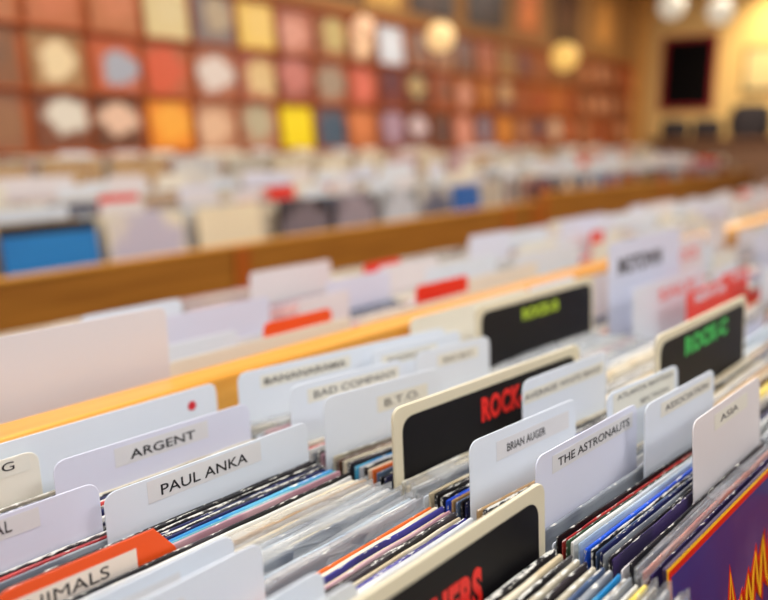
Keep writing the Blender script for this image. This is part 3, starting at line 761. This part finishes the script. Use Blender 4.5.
# ------------------------------------------------------------------ room shell
def structure(name, m, x0, x1, y0, y1, z0, z1):
    return tag(link(name, box_me(name, x0, x1, y0, y1, z0, z1), (m,)), None, None, None, 'structure')
CEIL = 3.3; X0, X1, Y0, Y1 = -3.0, 10.4, -4.0, WY
M_WALL = plain('warm_yellow_wall', (240, 202, 130), rough=.8, var=.04, scale=2)
M_WALLW = plain('white_wall', (232, 228, 220), rough=.8, var=.03, scale=2)
M_CEIL = plain('dark_brown_ceiling', (120, 92, 70), rough=.9, var=.08, scale=2)
structure('floor', M_FLOORING, X0, X1, Y0, Y1, -.05, 0)
structure('ceiling', M_CEIL, X0, X1, Y0, Y1, CEIL, CEIL+.05)
structure('wall_back', M_SLAT, X0, X1, Y1, Y1+.1, 0, CEIL)
structure('wall_right', M_WALL, X1, X1+.1, Y0, Y1, 0, CEIL)
structure('wall_left', M_WALLW, X0-.1, X0, Y0, Y1, 0, CEIL)
structure('wall_front', M_WALLW, X0, X1, Y0-.1, Y0, 0, CEIL)
structure('trim_1', M_AMBER if False else plain('ochre_pillar', (214, 158, 84), rough=.6), 10.02, 10.16, WY-.16, WY-.001, 0, CEIL)
structure('trim_2', plain('upper_wall_board', (158, 112, 62), rough=.7, var=.12, scale=2), X0, 10.0, WY-.02, WY-.001, 2.25, CEIL)
structure('baseboard_right', M_OAK, X1-.02, X1-.001, Y0, Y1-.2, 0, .12)

UP = [(4.05, .62, (70, 48, 36)), (4.75, .40, (214, 168, 84)), (5.3, .62, (60, 40, 32)), (6.15, .62, (52, 36, 34)), (7.0, .5, (190, 110, 60)), (7.75, .62, (84, 56, 44)), (8.7, .7, (176, 124, 66))]
for i, (x, w_, c) in enumerate(UP):
    p = link('wall_poster', box_me('wall_poster', 0, w_, -.006, 0, 0, .62, .001), (art_mat(400+i, c, tuple(min(255, int(v*1.3)) for v in c), (w_/2, .3), .2),), loc=(x, WY-.021, 2.34))
    tag(p, '%s poster high on the display wall, %s of the upper posters counted from the middle' % (cname(c), ORD[i]), 'poster', 'posters above the wall ledges')
# poster on the end wall
ps = empty('framed_poster', (X1-.002, 3.23, 1.68)); tag(ps, 'tall black poster in a dark red frame on the yellow end wall', 'poster')
bm = bmesh.new()
for a, b, c, d in ((0, .055, 0, .92), (.635, .69, 0, .92), (.055, .635, 0, .055), (.055, .635, .865, .92)): add_box(bm, -.03, 0, a, b, c, d)
link('frame', me_from(bm, 'frame'), (plain('dark_red_frame', (140, 18, 30), rough=.5),), ps)
link('print', box_me('print', -.012, -.001, .056, .634, .056, .864), (plain('black_print', (10, 8, 9), rough=.9, spec=.1, var=.3, scale=6),), ps)
pc = empty('framed_picture', (X1-.002, 2.21, 1.86)); tag(pc, 'pale picture in a thin dark frame at the right edge of the end wall', 'picture')
bm = bmesh.new()
for a, b, c, d in ((0, .03, 0, .55), (.67, .70, 0, .55), (.03, .67, 0, .05), (.03, .67, .52, .55)): add_box(bm, -.025, 0, a, b, c, d)
link('frame', me_from(bm, 'frame'), (plain('brown_frame', (92, 66, 44), rough=.5),), pc)
link('print', box_me('print', -.012, -.001, .031, .669, .051, .519), (plain('pale_print', (232, 208, 150), rough=.5, var=.15, scale=5),), pc)

# dark goods on the counter along the end wall
ct = empty('counter', (9.75, 1.4, 0)); tag(ct, 'low brown counter in front of the yellow end wall', 'counter')
link('counter_top', box_me('counter_top', -.05, .55, 0, 2.4, 1.28, 1.32, .004), (wood('counter_wood', (120, 82, 56), (150, 106, 74)),), ct)
link('counter_body', box_me('counter_body', 0, .55, .03, 2.37, 0, 1.279, .004), (plain('brown_counter', (130, 96, 70), rough=.6),), ct)
def lump_me(w, d, h, seed):
    r = random.Random(seed); bm = bmesh.new(); bmesh.ops.create_icosphere(bm, subdivisions=3, radius=1)
    for v in bm.verts:
        n = v.co.copy(); k = 1 + .12*math.sin(5*n.x+seed) + .08*math.sin(7*n.y+2*seed)
        sq = max(abs(n.x), abs(n.y), abs(n.z)); v.co = Vector((n.x/sq**.6*w/2*k, n.y/sq**.6*d/2*k, max(n.z/sq**.6, -.85)*h/2 + .425*h))
    return me_from(bm, 'bag')
M_BAG = plain('charcoal_cloth', (52, 46, 48), rough=.8, var=.15, scale=10)
for i, (y, d, h) in enumerate(((3.55, .30, .26), (3.15, .34, .26), (2.66, .44, .44), (2.12, .40, .42), (1.62, .38, .34))):
    o = link('bag', lump_me(.34, d, h, i+1), (M_BAG,), loc=(9.98, y, 1.3205))
    tag(o, '%s soft bag lying on the counter, %s from the wall ledges' % (['flat black', 'small black', 'large charcoal', 'round charcoal', 'dark'][i], ORD[i]), 'bag', 'dark bags on the counter')

# ------------------------------------------------------------------ lamps
def globe(x, y, z, r, c, s, label):
    g = empty('pendant_lamp', (x, y, CEIL)); tag(g, label, 'lamp', 'round pendant lamps')
    bm = bmesh.new(); bmesh.ops.create_uvsphere(bm, u_segments=24, v_segments=16, radius=r)
    link('globe', me_from(bm, 'globe'), (emit('globe_glow_%d_%d' % (c[2], int(s*10)), c, s, .7),), g, (0, 0, z-CEIL))
    bm = bmesh.new(); bmesh.ops.create_cone(bm, cap_ends=True, segments=10, radius1=.006, radius2=.006, depth=CEIL-z-r, matrix=Matrix.Translation((0, 0, -(CEIL-z-r)/2)))
    link('cord', me_from(bm, 'cord'), (M_BLACK,), g)
    bm = bmesh.new(); bmesh.ops.create_cone(bm, cap_ends=True, segments=20, radius1=.03, radius2=.05, depth=.03, matrix=Matrix.Translation((0, 0, -.015)))
    link('ceiling_rose', me_from(bm, 'ceiling_rose'), (M_BLACK,), g)
    return g
globe(8.0, 2.96, 2.60, .13, (240, 228, 205), .55, 'white globe lamp by the ceiling, left of the pair over the poster')
globe(8.0, 2.495, 2.50, .12, (240, 228, 205), .55, 'white globe lamp by the ceiling, right of the pair over the poster')
globe(4.99, 3.6, 2.066, .11, (255, 214, 150), .8, 'cream globe lamp hanging before the display wall, nearer the middle')
globe(7.03, 3.6, 2.08, .13, (255, 204, 110), .75, 'yellow globe lamp hanging before the display wall, nearer the pillar')
globe(4.1, 3.6, 2.04, .08, (255, 204, 160), .7, 'small cream globe lamp hanging before the display wall, leftmost')
# ceiling fixtures with diffusers
def fixture(x, y, w, d, power, c, label, z=CEIL):
    f = empty('ceiling_light', (x, y, z)); tag(f, label, 'ceiling light', 'ceiling light panels')
    bm = bmesh.new()
    for a, b, e, g in ((-w/2-.03, -w/2, -d/2-.03, d/2+.03), (w/2, w/2+.03, -d/2-.03, d/2+.03), (-w/2, w/2, -d/2-.03, -d/2), (-w/2, w/2, d/2, d/2+.03)): add_box(bm, a, b, e, g, -.06, -.001)
    link('housing', me_from(bm, 'housing'), (plain('white_housing', (230, 230, 230)),), f)
    link('diffuser', box_me('diffuser', -w/2+.001, w/2-.001, -d/2+.001, d/2-.001, -.04, -.02), (emit('diffuser_glow', (255, 250, 242), 2.0),), f)
    l = bpy.data.lights.new('light_panel', 'AREA'); l.shape = 'RECTANGLE'; l.size = w*.95; l.size_y = d*.95; l.energy = power; l.color = c
    lo = bpy.data.objects.new('light_panel', l); COL.objects.link(lo); lo.parent = f; lo.location = (0, 0, -.065)
names = ['over the near bins', 'over the middle of the long bin table', 'over the far end of the bin table', 'over the aisle at the left', 'over the aisle in the middle', 'over the far aisle', 'behind the camera on the left', 'behind the camera']
spots = [(.5, -.3, 1.6, .8, 42), (3.2, .6, 1.6, .8, 60), (6.4, .6, 1.6, .8, 60), (1.6, 2.6, 1.6, .6, 34), (4.8, 2.9, 1.6, .6, 34), (8.4, 2.4, 1.2, .6, 48), (-1.2, .8, .8, 1.6, 34), (1.0, -2.2, 1.6, .8, 44)]
for nme, (x, y, w, d, p) in zip(names, spots):
    fixture(x, y, w, d, p, ((.94, .97, 1) if nme.startswith(('over the near', 'behind')) else (1, .91, .80)), 'rectangular white ceiling light panel ' + nme)
# warm spot lighting the end wall
sp = empty('wall_spotlight', (9.7, 2.5, CEIL)); tag(sp, 'small spotlight on the ceiling aimed at the yellow wall above the picture', 'spotlight')
bm = bmesh.new(); bmesh.ops.create_cone(bm, cap_ends=True, segments=20, radius1=.045, radius2=.03, depth=.10, matrix=Matrix.Translation((0, 0, -.06)))
link('lamp_head', me_from(bm, 'lamp_head'), (M_BLACK,), sp)
l = bpy.data.lights.new('spot_beam', 'SPOT'); l.energy = 100; l.color = (1, .82, .5); l.spot_size = R(95); l.spot_blend = .9; l.shadow_soft_size = .04
lo = bpy.data.objects.new('spot_beam', l); COL.objects.link(lo); lo.parent = sp; lo.location = (0, 0, -.13)
lo.rotation_euler = Vector((.62, -.0, -.75)).to_track_quat('-Z', 'Y').to_euler()

# ------------------------------------------------------------------ world, camera
w = bpy.data.worlds.new('World'); bpy.context.scene.world = w; w.use_nodes = True
w.node_tree.nodes['Background'].inputs['Color'].default_value = (.75, .85, 1, 1); w.node_tree.nodes['Background'].inputs['Strength'].default_value = .4
cam = bpy.data.cameras.new('camera'); co = bpy.data.objects.new('camera', cam); bpy.context.scene.collection.objects.link(co)
co.location = (0, 0, 1.3)
co.rotation_euler = (R(90) - math.atan(160/770), 0, R(39.8-90))
cam.sensor_width = 36; cam.lens = 36*770/768; cam.clip_start = .02
cam.dof.use_dof = True; cam.dof.focus_distance = .62; cam.dof.aperture_fstop = 2.25; cam.dof.aperture_blades = 0
sc = bpy.context.scene; sc.camera = co
sc.view_settings.view_transform = 'Standard'; sc.view_settings.look = 'None'; sc.view_settings.gamma = 1; sc.view_settings.exposure = 0.0
sc.cycles.transparent_max_bounces = 24; sc.cycles.max_bounces = 8; sc.cycles.diffuse_bounces = 4
sc.cycles.use_denoising = True
bpy.context.view_layer.update()
